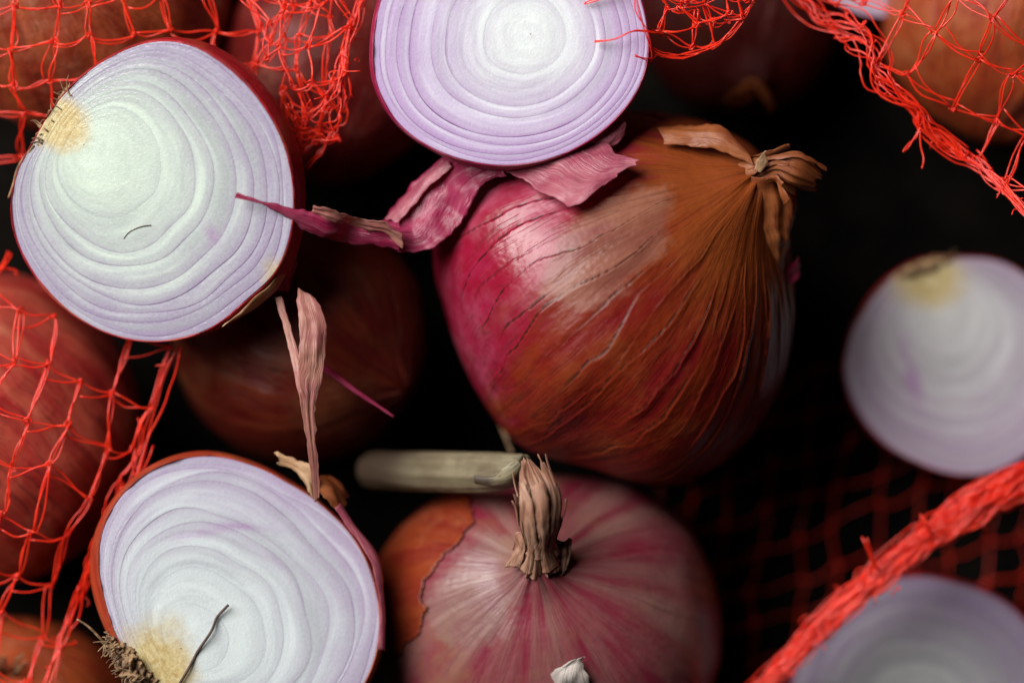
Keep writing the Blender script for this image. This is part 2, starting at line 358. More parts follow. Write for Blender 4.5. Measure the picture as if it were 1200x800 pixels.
def fluted(name, path, rad, mat, t, nu=40, na=60, folds=9, depth=0.25, seed=0, flat=1.0, twist=0.6, ragged=0.0):
    """dry neck: folded paper tube along a photo path [(x,y,z)..] with radii in cm"""
    pts = spline([P(*p) for p in path], nu); r = spline(np.array(rad)[:, None], nu)[:, 0]
    tg = unit(np.gradient(pts, axis=0)); a = unit(np.cross(tg, np.array([0.1, 0.2, 1.0]))); b = np.cross(tg, a)
    th = np.linspace(0, 2*math.pi, na, endpoint=False); u = np.linspace(0, 1, nu)
    U, T = np.meshgrid(u, th, indexing='ij')
    TT = T+twist*U
    q = 1+depth*np.sin(TT*folds+3.2*noise(np.stack([np.cos(TT)*2, np.sin(TT)*2, U*1.6+seed], -1), seed))*0.5+depth*0.4*noise(np.stack([np.cos(TT)*9, np.sin(TT)*9, U*3+seed], -1), seed+7)+depth*0.7*noise(np.stack([np.cos(T)*2.2, np.sin(T)*2.2, U*3+seed], -1), seed+1)
    R = r[:, None]*q
    V = pts[:, None]+R[..., None]*(np.cos(TT)[..., None]*a[:, None]+flat*np.sin(TT)[..., None]*b[:, None])
    if ragged: V = V+tg[:, None]*(ragged*noise(np.stack([np.cos(T)*4, np.sin(T)*4, 0*U+seed], -1), seed+2)*U**3)[..., None]
    v = np.concatenate([V.reshape(-1, 3), (pts[-1]-tg[-1]*0.5*r[-1])[None], pts[:1]]); f = [tuple(x) for x in grid_faces(nu, na, wrap_c=True)]
    n = nu*na
    f += [((nu-1)*na+i, (nu-1)*na+(i+1) % na, n) for i in range(na)]+[((i+1) % na, i, n+1) for i in range(na)]
    return mk(name, v, f, mat, t, {'u': np.append(U.ravel(), [1, 0]), 'v': np.append(np.abs(T-math.pi).ravel()*0.9, [0, 0])})

def papers(name, path, rad, mat, t, n, seed, parent=None, wide=0.55, u0=(0.0, 0.15), u1=(0.6, 1.0), flat=0.8, jag=0.05):
    """torn paper strips wrapped round a dry neck"""
    gg = np.random.default_rng(seed); pts = spline([P(*p) for p in path], 60); r = spline(np.array(rad)[:, None], 60)[:, 0]
    tg = unit(np.gradient(pts, axis=0)); a = unit(np.cross(tg, np.array([0.1, 0.2, 1.0]))); b = np.cross(tg, a)
    for i in range(n):
        f0 = 2*math.pi*i/n+gg.uniform(-0.3, 0.3); w_ = wide*gg.uniform(0.6, 1.3)*np.linspace(1, gg.uniform(0.2, 0.8), 60)
        s0, s1 = gg.uniform(*u0), gg.uniform(*u1); k = np.clip((np.linspace(s0, s1, 60)*59).astype(int), 0, 59)
        fr = (np.linspace(s0, s1, 60)*59)[:, None]; ip = lambda q: np.stack([np.interp(fr[:, 0], np.arange(60), q[:, c]) for c in range(3)], -1)
        pp, aa, bb = ip(pts), ip(a), ip(b); R = np.interp(fr[:, 0], np.arange(60), r)*gg.uniform(0.98, 1.12)+0.25*np.linspace(0, 1, 60)**3*gg.uniform(-0.2, 0.9)
        tw = np.linspace(0, gg.uniform(-0.5, 0.5), 60)
        e = lambda f: pp+R[:, None]*(np.cos(f)[:, None]*aa+flat*np.sin(f)[:, None]*bb)
        sheet(name, (e(f0+tw-w_), e(f0+tw+w_)), mat, t, nu=60, nv=14, bulge=0.16, crinkle=0.09, fr=3.0, jag=jag, seed=seed+i, parent=parent)

def half(name, label, cpx, pts, tilt, depth, flesh, skin, core, root=None, nl=9, svals=None, h0=0.12, rough_h=0.0016, seed=0, purple=None, skinw=0.018, dry=(), wob=0.02, rootr=0.5):
    """cut onion half. pts = photo outline of the cut face; tilt = (tx,ty) face slope in degrees towards +x / +y;
    core/root = photo points: nested scale leaves shrink towards core"""
    th, rr = outline(pts, cpx, 200, 22); c = P(*cpx); k = 0.015*(ZC-cpx[2])/DIST
    O = np.stack([rr*np.cos(th), rr*np.sin(th)], -1)
    loc = lambda q: np.array([(q[0]-cpx[0])*k, (cpx[1]-q[1])*k])
    H = loc(core); n = len(th)
    Rt = Matrix.Rotation(math.radians(tilt[0]), 3, 'Y') @ Matrix.Rotation(math.radians(-tilt[1]), 3, 'X'); Rt = np.array(Rt)
    world = lambda q: c+np.asarray(q) @ Rt.T
    R = rr.mean(); psi0 = math.asin(h0)
    ps = np.linspace(psi0, -math.pi/2, 40)
    t = None
    # outer skin: closed bowl, rim a touch above the face
    rows = []; drop = (depth)/(1+math.sin(psi0))
    jag = 0.035*noise(np.stack([np.cos(th)*6, np.sin(th)*6, 0*th+seed], -1), seed)+0.022*noise(np.stack([np.cos(th)*17, np.sin(th)*17, 0*th+seed], -1), seed+1)
    for i, p in enumerate(ps):
        m = max(math.cos(p)/math.cos(psi0), 0.002)
        ww = noise(np.stack([np.cos(th)*1.5, np.sin(th)*1.5, 0*th+p*2+seed], -1), seed+2)*0.03
        xy = O*(m*(1+ww*min(1, i/6)))[:, None]+O/R*skinw*math.cos(p)
        z = drop*(math.sin(p)-math.sin(psi0))+(0.02+jag if i == 0 else 0)
        rows.append(np.concatenate([xy, np.broadcast_to(z, (n,))[:, None]], 1))
    inner = [np.concatenate([O*(1+(skinw-0.014)/R), (0.012+jag)[:, None]], 1), np.concatenate([O*0.985, np.full((n, 1), -0.12)], 1), np.concatenate([O*0.4, np.full((n, 1), -0.12)], 1), np.concatenate([O*0.01, np.full((n, 1), -0.12)], 1)]
    V = np.stack(inner[::-1]+rows); nr = len(V)
    W = world(V.reshape(-1, 3))
    base = (c[0], c[1], W[:, 2].min())
    t = thing(name, base, label, 'onion half', 'cut onion halves')
    TH = np.broadcast_to(th, (nr, n)); LAT = np.broadcast_to(np.linspace(0, 2.2, nr)[:, None], (nr, n))
    ra = math.atan2(*(loc(root)-H)[::-1]) if root else math.pi/2
    # longitude of the dry skin veins runs from root to neck, in the face plane
    ax2 = np.array([math.cos(ra), math.sin(ra)])
    al = V[..., :2] @ ax2; ac = V[..., 1]*ax2[0]-V[..., 0]*ax2[1]
    mk('outer_skin', W, grid_faces(nr, n, wrap_c=True), skin, t, {'lon': np.arctan2(V[..., 2]-0.001, ac), 'lat': al/R, 'crack': 0*TH, 'za': 0*TH, 'zb': 0*TH})
    if svals is None: svals = list(np.linspace(1, 0.12, nl+1)[:-1])+[0.0]
    gen = np.random.default_rng(seed+50)
    prev = None
    for i in range(len(svals)-1):
        so, si = svals[i], svals[i+1]
        def curve(s, sd, r=0.0):
            wv = 1+wob*(s < 0.999)*noise(np.stack([np.cos(th)*1.7, np.sin(th)*1.7, 0*th+sd*5.3], -1), seed+sd)
            return H+(O-H)*(s*wv)[:, None]
        Co, Ci = curve(so, i), curve(si, i+1) if si > 0 else H+(O-H)*0.004
        last = si == 0
        hh = gen.uniform(-1, 1)*rough_h; hz = hh+rough_h*1.2*noise(np.stack([np.cos(th)*1.3, np.sin(th)*1.3, 0*th+i*3.3], -1), seed+20)
        if i == 0: hz = 0*hz
        prof = [(0.0, -0.10, 1.0), (0.0, -0.0005, 1.0), (0.0, -0.0005, 1.0), (0.06, 0.0, 0.94), (0.2, 0.001, 0.8), (0.4, 0.002, 0.6), (0.6, 0.002, 0.4), (0.8, 0.001, 0.2), (0.94, 0.0, 0.06), (1.0, -0.0005, 0.0), (1.0, -0.0005, 0.0), (1.0, -0.10, 0.0)]
        if last: prof = prof[:8]+[(0.93, 0.001, 0.05), (1.0, 0.001, 0.0)]
        G = []
        for (q, z, tv) in prof:
            xy = Co*(1-q)+Ci*q
            G.append(np.concatenate([xy, (z+hz)[:, None]], 1))
        G = np.stack(G); m = len(G)
        kk = np.stack([np.broadcast_to(so*(1-q)+si*q, (n,)) for q, _, _ in prof])
        tvv = np.stack([np.broadcast_to(tv, (n,)) for _, _, tv in prof])
        if root is not None:
            dr = np.linalg.norm(G[..., :2]-loc(root), axis=-1); rt = np.clip(1-dr/(2*rootr), 0, 1)
        else: rt = 0*kk
        for (qx, qy, qr) in dry: rt = np.maximum(rt, 0.62*np.exp(-(np.linalg.norm(G[..., :2]-loc((qx, qy)), axis=-1)/qr)**2)*sst(0.8, 0.95, kk))
        pu = 0*kk
        for (qx, qy, sx, sy, ang, amt) in (purple or []):
            dd = G[..., :2]-loc((qx, qy)); ca, sa = math.cos(ang), math.sin(ang)
            e1 = (dd[..., 0]*ca+dd[..., 1]*sa)/(sx*k); e2 = (-dd[..., 0]*sa+dd[..., 1]*ca)/(sy*k)
            pu = np.maximum(pu, amt*np.exp(-e1**2-e2**2))
        gf = grid_faces(m, n, wrap_c=True); rw = gf[:, 0]//n; gf = gf[(rw != 1) & ((rw != m-3) | last)]
        mk('layer', world(G.reshape(-1, 3)), gf, flesh, t, {'k': kk, 't': tvv, 'cth': np.broadcast_to(np.cos(th), (m, n)), 'sth': np.broadcast_to(np.sin(th), (m, n)), 'root': rt, 'purple': pu})
    return t, world, loc

# ------------------------------------------------------------------ the table
tb = mk('tabletop', [(-60, -60, 0), (60, -60, 0), (60, 60, 0), (-60, 60, 0), (-60, -60, -2), (60, -60, -2), (60, 60, -2), (-60, 60, -2)],
        [(0, 1, 2, 3), (7, 6, 5, 4), (0, 4, 5, 1), (1, 5, 6, 2), (2, 6, 7, 3), (3, 7, 4, 0)], M_table, smooth=False)
tb['kind'] = 'structure'

# ------------------------------------------------------------------ whole onions
MAG, PINK, COP, TAN = (0.30, 0.015, 0.06), (0.55, 0.16, 0.24), (0.27, 0.062, 0.014), (0.42, 0.17, 0.07)
S_main = skin_mat('copper_onion_skin', (0.31, 0.034, 0.010), (0.25, 0.010, 0.012), (0.35, 0.062, 0.016), vein=(0.05, 0.012, 0.006),
                  zone=((0.34, 0.006, 0.032), (0.40, 0.014, 0.062), (0.52, 0.12, 0.21)), film=(0.54, 0.29, 0.21), warm=(0.36, 0.075, 0.016), lonf=4.0, vamt=0.3, wobk=0.07, strk=0.8, rough=0.34, dk=0.52, spec=0.46)
S_pale = skin_mat('pale_pink_onion_skin', (0.36, 0.105, 0.11), (0.30, 0.022, 0.055), (0.34, 0.10, 0.05), vein=(0.16, 0.05, 0.05),
                  zone=((0.30, 0.05, 0.02), (0.36, 0.09, 0.03), (0.40, 0.13, 0.05)), film=(0.50, 0.34, 0.30), lonf=4.0, vamt=0.6, wobk=0.10, strk=0.35, pale=(0.46, 0.27, 0.22), bumpk=0.6, dk=0.53, rough=0.33, spec=0.38)
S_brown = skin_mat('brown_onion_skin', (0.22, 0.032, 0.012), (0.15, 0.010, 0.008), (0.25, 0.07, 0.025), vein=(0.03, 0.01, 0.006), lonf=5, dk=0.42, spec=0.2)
S_tanbrown = skin_mat('tan_papery_onion_skin', (0.34, 0.075, 0.025), (0.24, 0.028, 0.012), (0.42, 0.18, 0.10), vein=(0.05, 0.02, 0.01), lonf=4, bumpk=2.0, dk=0.75)
S_rose = skin_mat('rose_onion_skin', (0.42, 0.075, 0.045), (0.32, 0.018, 0.018), (0.46, 0.16, 0.09), vein=(0.08, 0.02, 0.02), lonf=6, dk=0.85)
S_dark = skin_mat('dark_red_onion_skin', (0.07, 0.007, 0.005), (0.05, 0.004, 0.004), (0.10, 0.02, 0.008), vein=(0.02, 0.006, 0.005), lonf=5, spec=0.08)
S_orange = skin_mat('orange_brown_onion_skin', (0.40, 0.080, 0.020), (0.32, 0.040, 0.014), (0.46, 0.13, 0.045), vein=(0.10, 0.03, 0.01), lonf=6, dk=0.8)
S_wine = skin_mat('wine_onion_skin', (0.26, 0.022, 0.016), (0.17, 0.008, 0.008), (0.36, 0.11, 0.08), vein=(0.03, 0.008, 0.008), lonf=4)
S_redskin = skin_mat('deep_red_half_skin', (0.40, 0.010, 0.022), (0.32, 0.012, 0.014), (0.36, 0.06, 0.015), vein=(0.05, 0.006, 0.008), lonf=6, dk=0.85, rough=0.34)
S_orskin = skin_mat('orange_red_half_skin', (0.40, 0.055, 0.018), (0.32, 0.03, 0.014), (0.42, 0.10, 0.03), vein=(0.10, 0.02, 0.008), lonf=6, dk=0.85, rough=0.36)
S_magskin = skin_mat('magenta_half_skin', (0.34, 0.014, 0.07), (0.26, 0.012, 0.05), (0.46, 0.14, 0.18), vein=(0.10, 0.01, 0.02), lonf=6, dk=0.85, rough=0.34)

cr = []
g = np.random.default_rng(3)
for i, l0 in enumerate(np.linspace(-1.9, 1.9, 28)):
    cr.append((l0+g.uniform(-0.06, 0.06), g.uniform(0.05, 0.13), g.uniform(0.025, 0.065), g.uniform(0.15, 0.6), g.uniform(1.6, 2.6), i*1.7))
def z_main(px, py, v):
    d = ((px-640)*0.86+(py-330)*0.45)/70
    za = 1/(1+np.exp(d*2.2))
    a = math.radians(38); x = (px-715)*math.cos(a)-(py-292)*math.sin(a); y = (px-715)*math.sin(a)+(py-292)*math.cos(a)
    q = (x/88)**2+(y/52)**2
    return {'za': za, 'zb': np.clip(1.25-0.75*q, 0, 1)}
OM, bM, gM = whole('red_onion', 'large copper and magenta onion with cracked papery skin and twisted brown neck', (715, 365, 4.05),
    [(508, 288), (522, 238), (562, 190), (620, 158), (690, 138), (760, 130), (820, 143), (870, 168), (906, 184), (913, 225), (924, 290), (930, 350), (926, 400), (905, 470), (862, 528), (815, 555), (772, 571), (735, 560), (685, 542), (640, 535), (600, 515), (572, 475), (545, 425), (522, 355)],
    (0.63, 0.60, 0.50), S_main, rz=3.15, rzb=4.0, nlon=720, nlat=260, zfun=z_main, cracks=cr, neck=0.10, neckw=0.16, lump=0.015, seed=4)
nkM = fluted('neck', [(868, 212, 5.65), (890, 200, 6.05), (910, 194, 6.25), (932, 199, 6.25), (958, 212, 6.05)], [0.44, 0.22, 0.17, 0.28, 0.16], M_copper, OM, folds=11, depth=0.35, seed=2, flat=0.7, ragged=0.15)
papers('neck_paper', [(872, 210, 5.75), (892, 200, 6.1), (912, 195, 6.25), (932, 200, 6.25), (956, 212, 6.05)], [0.42, 0.26, 0.22, 0.33, 0.26], M_copper, OM, 8, 230, parent=nkM, wide=0.5)
sheet('neck_flap', [(878, 204, 6.25, 930, 210, 5.95), (884, 232, 6.15, 936, 240, 5.65), (892, 265, 5.95, 926, 275, 5.45), (902, 300, 5.65, 918, 305, 5.35), (910, 340, 5.15, 916, 342, 5.05)], M_copper, OM, bulge=0.2, crinkle=0.10, seed=5, parent=nkM)
sheet('neck_flap', [(905, 330, 5.25, 936, 300, 5.05), (915, 345, 5.1, 938, 322, 4.95)], M_magenta, OM, nu=20, crinkle=0.06, seed=6, parent=nkM)
sheet('neck_flap', [(770, 150, 5.75, 775, 168, 6.05), (810, 148, 5.9, 812, 172, 6.15), (848, 150, 6.1, 850, 178, 6.25), (880, 182, 6.2, 884, 194, 6.35)], M_copper, OM, bulge=0.2, crinkle=0.05, seed=8, parent=nkM)
sheet('neck_tip', [(884, 198, 6.4, 892, 202, 6.4), (887, 189, 6.5, 901, 191, 6.45), (892, 182, 6.55, 897, 181, 6.5), (897, 176, 6.5, 899, 177, 6.5)], M_tan, OM, nu=20, nv=10, crinkle=0.03, jag=0.02, seed=7, parent=nkM)
acc = Acc()
for (a, b, c_) in [((588, 480, 3.35), (592, 500, 3.45), (596, 522, 3.65)), ((584, 490, 3.25), (592, 510, 3.35), (600, 530, 3.55))]:
    acc.tube(spline([P(*a), P(*b), P(*c_)], 10), 0.035)
acc.build('root_hairs', M_root, OM)

def z_n(px, py, v):
    return {'za': 0*px+sst(760, 850, px)*0.55, 'zb': np.clip(1.1-((px-560)/80)**2-((py-690)/80)**2, 0, 1)}
cr2 = [(l0+g.uniform(-0.1, 0.1), g.uniform(0.05, 0.09), g.uniform(0.010, 0.02), g.uniform(0.15, 0.3), g.uniform(0.8, 1.6), i*2.3) for i, l0 in enumerate(np.linspace(-2.9, 2.9, 17))]
ON, bN, gN = whole('red_onion', 'pale pink onion with a folded tan neck standing up, brown skin torn on one side', (645, 715, 3.05),
    [(440, 705), (448, 650), (480, 605), (530, 578), (600, 562), (680, 560), (745, 572), (795, 605), (828, 655), (843, 715), (838, 790), (800, 860), (730, 905), (640, 915), (540, 895), (470, 840), (444, 770)],
    (-0.09, 0.33, 0.94), S_pale, rz=3.0, nlon=480, nlat=200, zfun=z_n, cracks=cr2, neck=0.13, neckw=0.15, lump=0.012, seed=9)
px, py = toPx(gN[0])
edge = np.interp(py, [540, 585, 612, 640, 668, 690, 740, 765, 800], [556, 550, 556, 536, 506, 498, 500, 470, 440])+5*noise(np.stack([py*0.06, px*0, py*0], -1), 1)+3*noise(np.stack([py*0.2, px*0, py*0], -1), 2)
mask = (px < edge) & (gN[0][..., 2] > 1.2) & (py < 790)
S_torn = skin_mat('torn_copper_skin', (0.40, 0.062, 0.016), (0.30, 0.025, 0.012), (0.44, 0.12, 0.04), vein=(0.05, 0.012, 0.006), lonf=6, dk=0.5)
shell('outer_skin', gN, mask, S_torn, ON, lift=0.03+0.03*np.exp(-np.abs(edge-px)/14), thick=0.02)
npN = [(632, 656, 6.05), (632, 636, 6.5), (632, 610, 6.85), (632, 585, 7.0), (624, 560, 6.85), (618, 540, 6.6)]
nkN = fluted('neck', npN, [0.42, 0.25, 0.31, 0.31, 0.2, 0.05], M_neck, ON, nu=80, na=200, folds=19, depth=0.3, seed=4, flat=0.75, ragged=0.1, twist=0.35)
papers('neck_paper', npN, [0.46, 0.27, 0.335, 0.335, 0.25, 0.15], M_neck, ON, 16, 200, parent=nkN, wide=0.27, u1=(0.55, 1.0), jag=0.03)
for i, (r0) in enumerate([[(598, 640, 6.3, 612, 620, 6.6), (600, 648, 6.3, 618, 640, 6.5), (596, 660, 6.2, 612, 662, 6.3)], [(650, 640, 6.4, 664, 628, 6.4), (652, 655, 6.25, 670, 645, 6.2), (655, 672, 6.1, 664, 668, 6.1)], [(618, 642, 6.6, 640, 642, 6.6), (620, 655, 6.4, 645, 655, 6.4)]]):
    sheet('neck_flap', r0, M_neck, ON, nu=24, nv=12, crinkle=0.2, jag=0.06, seed=20+i, parent=nkN)
sheet('loose_skin', [(470, 715, 4.3, 492, 705, 4.9), (480, 735, 4.4, 500, 728, 5.0), (488, 750, 4.5, 512, 742, 5.05)], M_copper, ON, nu=30, crinkle=0.12, jag=0.06, seed=31)
sheet('loose_skin', [(450, 786, 3.8, 455, 806, 3.9), (480, 792, 4.3, 482, 812, 4.4), (525, 800, 5.0, 528, 812, 5.0)], M_tan, ON, nu=30, crinkle=0.1, jag=0.05, seed=32)
sheet('loose_skin', [(634, 806, 5.75, 690, 806, 5.7), (645, 786, 6.0, 688, 790, 6.05), (660, 778, 6.1, 684, 774, 6.15), (676, 770, 6.15, 688, 768, 6.2)], M_silver, ON, nu=30, crinkle=0.14, jag=0.06, seed=33)

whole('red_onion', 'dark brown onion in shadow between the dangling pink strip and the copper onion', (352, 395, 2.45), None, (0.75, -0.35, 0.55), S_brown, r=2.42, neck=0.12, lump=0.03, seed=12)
whole('red_onion', 'rosy brown onion under the net, below the half with the greenish core', (-18, 500, 2.9), None, (-0.5, 0.6, 0.3), S_rose, r=2.9, seed=14)
whole('red_onion', 'orange-brown onion under the lowest corner of the net, dry roots on top', (22, 872, 2.4), None, (-0.2, -0.8, -0.5), S_orange, r=2.4, seed=15)
TA, _, _ = whole('red_onion', 'tan papery onion under the net, behind the root end of the greenish half', (100, -5, 2.85), None, (-0.3, 0.3, 0.75), S_tanbrown, r=2.75, neck=0.1, lump=0.05, seed=16)
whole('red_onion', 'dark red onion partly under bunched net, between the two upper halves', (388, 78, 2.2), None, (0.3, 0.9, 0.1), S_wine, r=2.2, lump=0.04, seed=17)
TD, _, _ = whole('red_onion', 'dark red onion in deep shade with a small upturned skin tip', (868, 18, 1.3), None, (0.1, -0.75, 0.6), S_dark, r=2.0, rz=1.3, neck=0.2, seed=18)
sheet('skin_tip', [(848, 118, 2.9, 862, 128, 2.7), (862, 104, 3.3, 876, 120, 3.0), (882, 94, 3.5, 886, 112, 3.1), (902, 108, 3.3, 896, 122, 3.0), (908, 128, 2.9, 902, 134, 2.7)], M_copper, TD, nu=30, crinkle=0.06, seed=40)
whole('red_onion', 'blurred orange-brown onion seen through the large net cells', (1185, 15, 2.35), None, (0.2, 0.9, 0.2), S_orange, r=2.45, seed=19)
acc = Acc()
for i in range(26):
    a = P(6+g.uniform(-7, 9), 800+g.uniform(-4, 8), 3.9); b = P(10+g.uniform(-30, 22), 775+g.uniform(-12, 10), 4.6)
    acc.tube(spline([a, (a+b)/2+g.normal(0, 0.06, 3), b], 7), 0.014)
acc.build('root_hairs', M_root, [o for o in bpy.data.objects if o.get('label', '').endswith('dry roots on top')][0], kind='stuff')

# ------------------------------------------------------------------ cut halves
F1 = flesh_mat('greenish_white_flesh', (0.53, 0.61, 0.52), (0.45, 0.49, 0.475), (0.32, 0.265, 0.38), (0.22, 0.09, 0.28), 0.85, k0=0.42, k1=1.0)
F2 = flesh_mat('lilac_white_flesh', (0.70, 0.73, 0.73), (0.60, 0.53, 0.67), (0.49, 0.36, 0.57), (0.34, 0.11, 0.40), 0.95, k0=0.42, k1=1.0)
F3 = flesh_mat('milky_lilac_flesh', (0.58, 0.63, 0.63), (0.51, 0.53, 0.57), (0.40, 0.32, 0.46), (0.32, 0.13, 0.36), 0.5, k0=0.5, k1=1.05)
F4 = flesh_mat('grey_white_flesh', (0.54, 0.54, 0.53), (0.48, 0.46, 0.48), (0.38, 0.30, 0.39), (0.30, 0.12, 0.34), 0.6)
F5 = flesh_mat('shaded_grey_flesh', (0.36, 0.37, 0.36), (0.31, 0.305, 0.315), (0.22, 0.16, 0.25), (0.2, 0.08, 0.24), 0.6)  # darker copy of the grey-white flesh, net shade put into the colour
h1, w1, l1 = half('onion_half', 'cut onion half with greenish core and yellow root plate, small dark fibre on its face', (178, 222, 6.55),
    [(38, 165), (62, 128), (98, 92), (140, 66), (190, 50), (230, 54), (272, 78), (305, 112), (330, 152), (345, 200), (346, 250), (335, 295), (318, 325), (285, 352), (255, 378), (215, 396), (165, 402), (110, 390), (65, 362), (32, 325), (10, 280), (6, 240), (16, 200)],
    (-9, -10), 2.35, F1, S_redskin, (98, 168), root=(66, 142), nl=9, svals=[1, 0.965, 0.915, 0.875, 0.80, 0.735, 0.62, 0.54, 0.37, 0], wob=0.035, h0=0.24, seed=1, purple=[(248, 275, 7, 14, 0.3, 0.6)], dry=[(326, 322, 0.4)], rootr=0.52)
h2, w2, l2 = half('onion_half', 'round onion half cut across the rings, pink skin flaps hanging from its rim', (600, 32, 6.75),
    [(440, 40), (438, 75), (448, 115), (470, 148), (505, 172), (550, 188), (595, 193), (640, 186), (690, 164), (725, 135), (750, 100), (760, 60), (755, 15), (738, -30), (705, -75), (660, -105), (605, -118), (545, -108), (495, -75), (458, -25)],
    (3, -4), 2.25, F2, S_magskin, (622, 40), nl=9, svals=[1, 0.965, 0.92, 0.85, 0.785, 0.64, 0.55, 0.30, 0], h0=0.22, rough_h=0.0015, seed=2)
h3, w3, l3 = half('onion_half', 'milky onion half with orange outer skin and a dark root hair across its face', (285, 695, 6.0),
    [(118, 660), (122, 620), (140, 585), (170, 556), (210, 538), (250, 534), (295, 545), (340, 568), (385, 600), (420, 640), (440, 690), (445, 740), (430, 795), (395, 840), (340, 865), (280, 868), (225, 850), (180, 815), (150, 765), (128, 710)],
    (10, 6), 2.3, F3, S_orskin, (212, 758), root=(176, 784), nl=9, svals=[1, 0.96, 0.90, 0.845, 0.73, 0.66, 0.52, 0.42, 0.24, 0], h0=0.30, rough_h=0.002, seed=3, purple=[(235, 624, 34, 5, 0.15, 0.55), (285, 617, 40, 4, -0.1, 0.5), (308, 650, 26, 4, -0.5, 0.3)], wob=0.05, rootr=0.75)
h4, w4, l4 = half('onion_half', 'far out-of-focus onion half with tan root end and a purple streak', (1118, 428, 2.15),
    [(990, 440), (995, 400), (1015, 360), (1045, 325), (1080, 306), (1125, 303), (1175, 308), (1215, 335), (1245, 380), (1250, 430), (1240, 480), (1210, 525), (1170, 550), (1125, 555), (1075, 540), (1030, 512), (1002, 475)],
    (0, 0), 2.05, F4, S_redskin, (1100, 345), root=(1086, 316), nl=7, seed=4, purple=[(1066, 430, 9, 42, 0.25, 0.75)], rootr=0.66)
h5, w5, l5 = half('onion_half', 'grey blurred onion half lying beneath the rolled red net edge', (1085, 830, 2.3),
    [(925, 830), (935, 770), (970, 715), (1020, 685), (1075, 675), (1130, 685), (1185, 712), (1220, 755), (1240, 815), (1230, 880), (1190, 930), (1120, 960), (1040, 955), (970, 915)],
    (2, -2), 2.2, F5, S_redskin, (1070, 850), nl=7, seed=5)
half('onion_half', 'sliver of lilac onion half seen through the net beside the blurred orange-brown onion', (1035, -75, 2.6),
    [(1035+95*math.cos(q), -75+95*math.sin(q)) for q in np.linspace(0, 6.1, 24)], (0, 0), 1.5, F4, S_redskin, (1035, -75), nl=5, seed=6)

# root tufts
def tuft(t, wfun, loc, a, b, n, r, out, seed, zr=(-0.9, 0.03), rad=0.016, name='root_hairs'):
    gg = np.random.default_rng(seed); ac = Acc(); A, B = loc(a), loc(b); mid = (A+B)/2; o = unit(np.append(loc(out)-mid, 0))
    for i in range(n):
        q = A+(B-A)*gg.uniform(0, 1)
        z0 = gg.uniform(*zr); p0 = np.array([q[0], q[1], z0])+o*gg.normal(0, 0.03)-o*0.25*abs(min(z0, 0))
        L = r*gg.uniform(0.3, 1); dr = unit(o+gg.normal(0, 0.55, 3))
        p1 = p0+dr*L*0.5+gg.normal(0, 0.06, 3); p2 = p1+unit(dr+gg.normal(0, 0.7, 3))*L*0.5
        ac.tube(wfun(spline([p0-o*0.06, p0, p1, p2], 10)), rad*np.linspace(gg.uniform(0.8, 1.6), 0.4, 10))
    return ac.build(name, M_root, t, kind='stuff')
def crust(t, wfun, loc, a, b, wd, dz, seed, mat):
    gg = np.random.default_rng(seed); A, B = loc(a), loc(b); nu, na = 60, 40; u = np.linspace(0, 1, nu); th = np.linspace(0, 2*math.pi, na, endpoint=False)
    Uu, T = np.meshgrid(u, th, indexing='ij'); R = wd*np.sqrt(np.clip(1-(2*Uu-1)**2, 0, 1))+0.002
    d = unit(np.append(B-A, 0)); s_ = np.array([-d[1], d[0], 0])
    q = np.append(A, dz)+np.append(B-A, 0)*Uu[..., None]+R[..., None]*(np.cos(T)[..., None]*s_+1.5*np.sin(T)[..., None]*np.array([0, 0, 1.0]))
    q = q+(q-(np.append(A, dz)+np.append(B-A, 0)*Uu[..., None]))*(0.35*noise(q*7+seed, seed)+0.4*noise(q*19, seed+1)+0.3*noise(q*40, seed+2))[..., None]
    mk('root_crust', wfun(q.reshape(-1, 3)), grid_faces(nu, na, wrap_c=True), mat, t)
crust(h1, w1, l1, (27, 190), (82, 98), 0.06, -0.16, 5, M_root)
crust(h3, w3, l3, (134, 746), (196, 838), 0.20, -0.14, 6, M_root)
crust(h4, w4, l4, (1046, 326), (1124, 300), 0.12, -0.1, 7, M_root)
tuft(h1, w1, l1, (36, 175), (84, 105), 120, 0.3, (20, 110), 1, rad=0.018)
tuft(h3, w3, l3, (130, 745), (200, 840), 300, 0.36, (95, 830), 2, zr=(-0.5, 0.1), rad=0.024)
tuft(h4, w4, l4, (1050, 325), (1122, 303), 50, 0.25, (1080, 270), 3)
for hh_, a in ((h3, [(150, 775, 5.9), (125, 755, 6.2), (105, 735, 6.35), (90, 725, 6.4)]), (h1, [(40, 170, 6.35), (22, 195, 6.2), (16, 215, 6.1), (10, 232, 6.0)])):
    ac = Acc(); ac.tube(spline([P(*q) for q in a], 14), np.linspace(0.035, 0.018, 14))
    ac.build('root_hair', M_root, hh_)
o = mk('root_hair', *(lambda A: (A.v[0], [tuple(x) for x in A.f[0]]+A.tri))((lambda A: (A.tube(w3(np.concatenate([spline(np.array([list(l3(q)) for q in [(205, 806), (222, 778), (232, 760), (247, 738), (254, 722), (267, 708)]]), 30), np.linspace(0.03, 0.10, 30)[:, None]+0.03*np.sin(np.linspace(0, 14, 30))[:, None]], 1)), 0.026), A)[1])(Acc())), M_hair, h3)
# fibre on the first half
A = Acc(); fp = spline(np.array([list(l1(q)) for q in [(141, 280), (147, 273), (156, 268), (166, 265), (175, 264)]]), 20)
A.tube(w1(np.concatenate([fp, np.linspace(0.008, 0.02, 20)[:, None]], 1)), 0.008)
fb = P(158, 270, 6.6)
fo = mk('fibre', A.v[0], [tuple(x) for x in A.f[0]]+A.tri, M_hair, base=fb)
fo['label'] = 'tiny curved dark fibre lying on the greenish onion half'; fo['category'] = 'fibre'

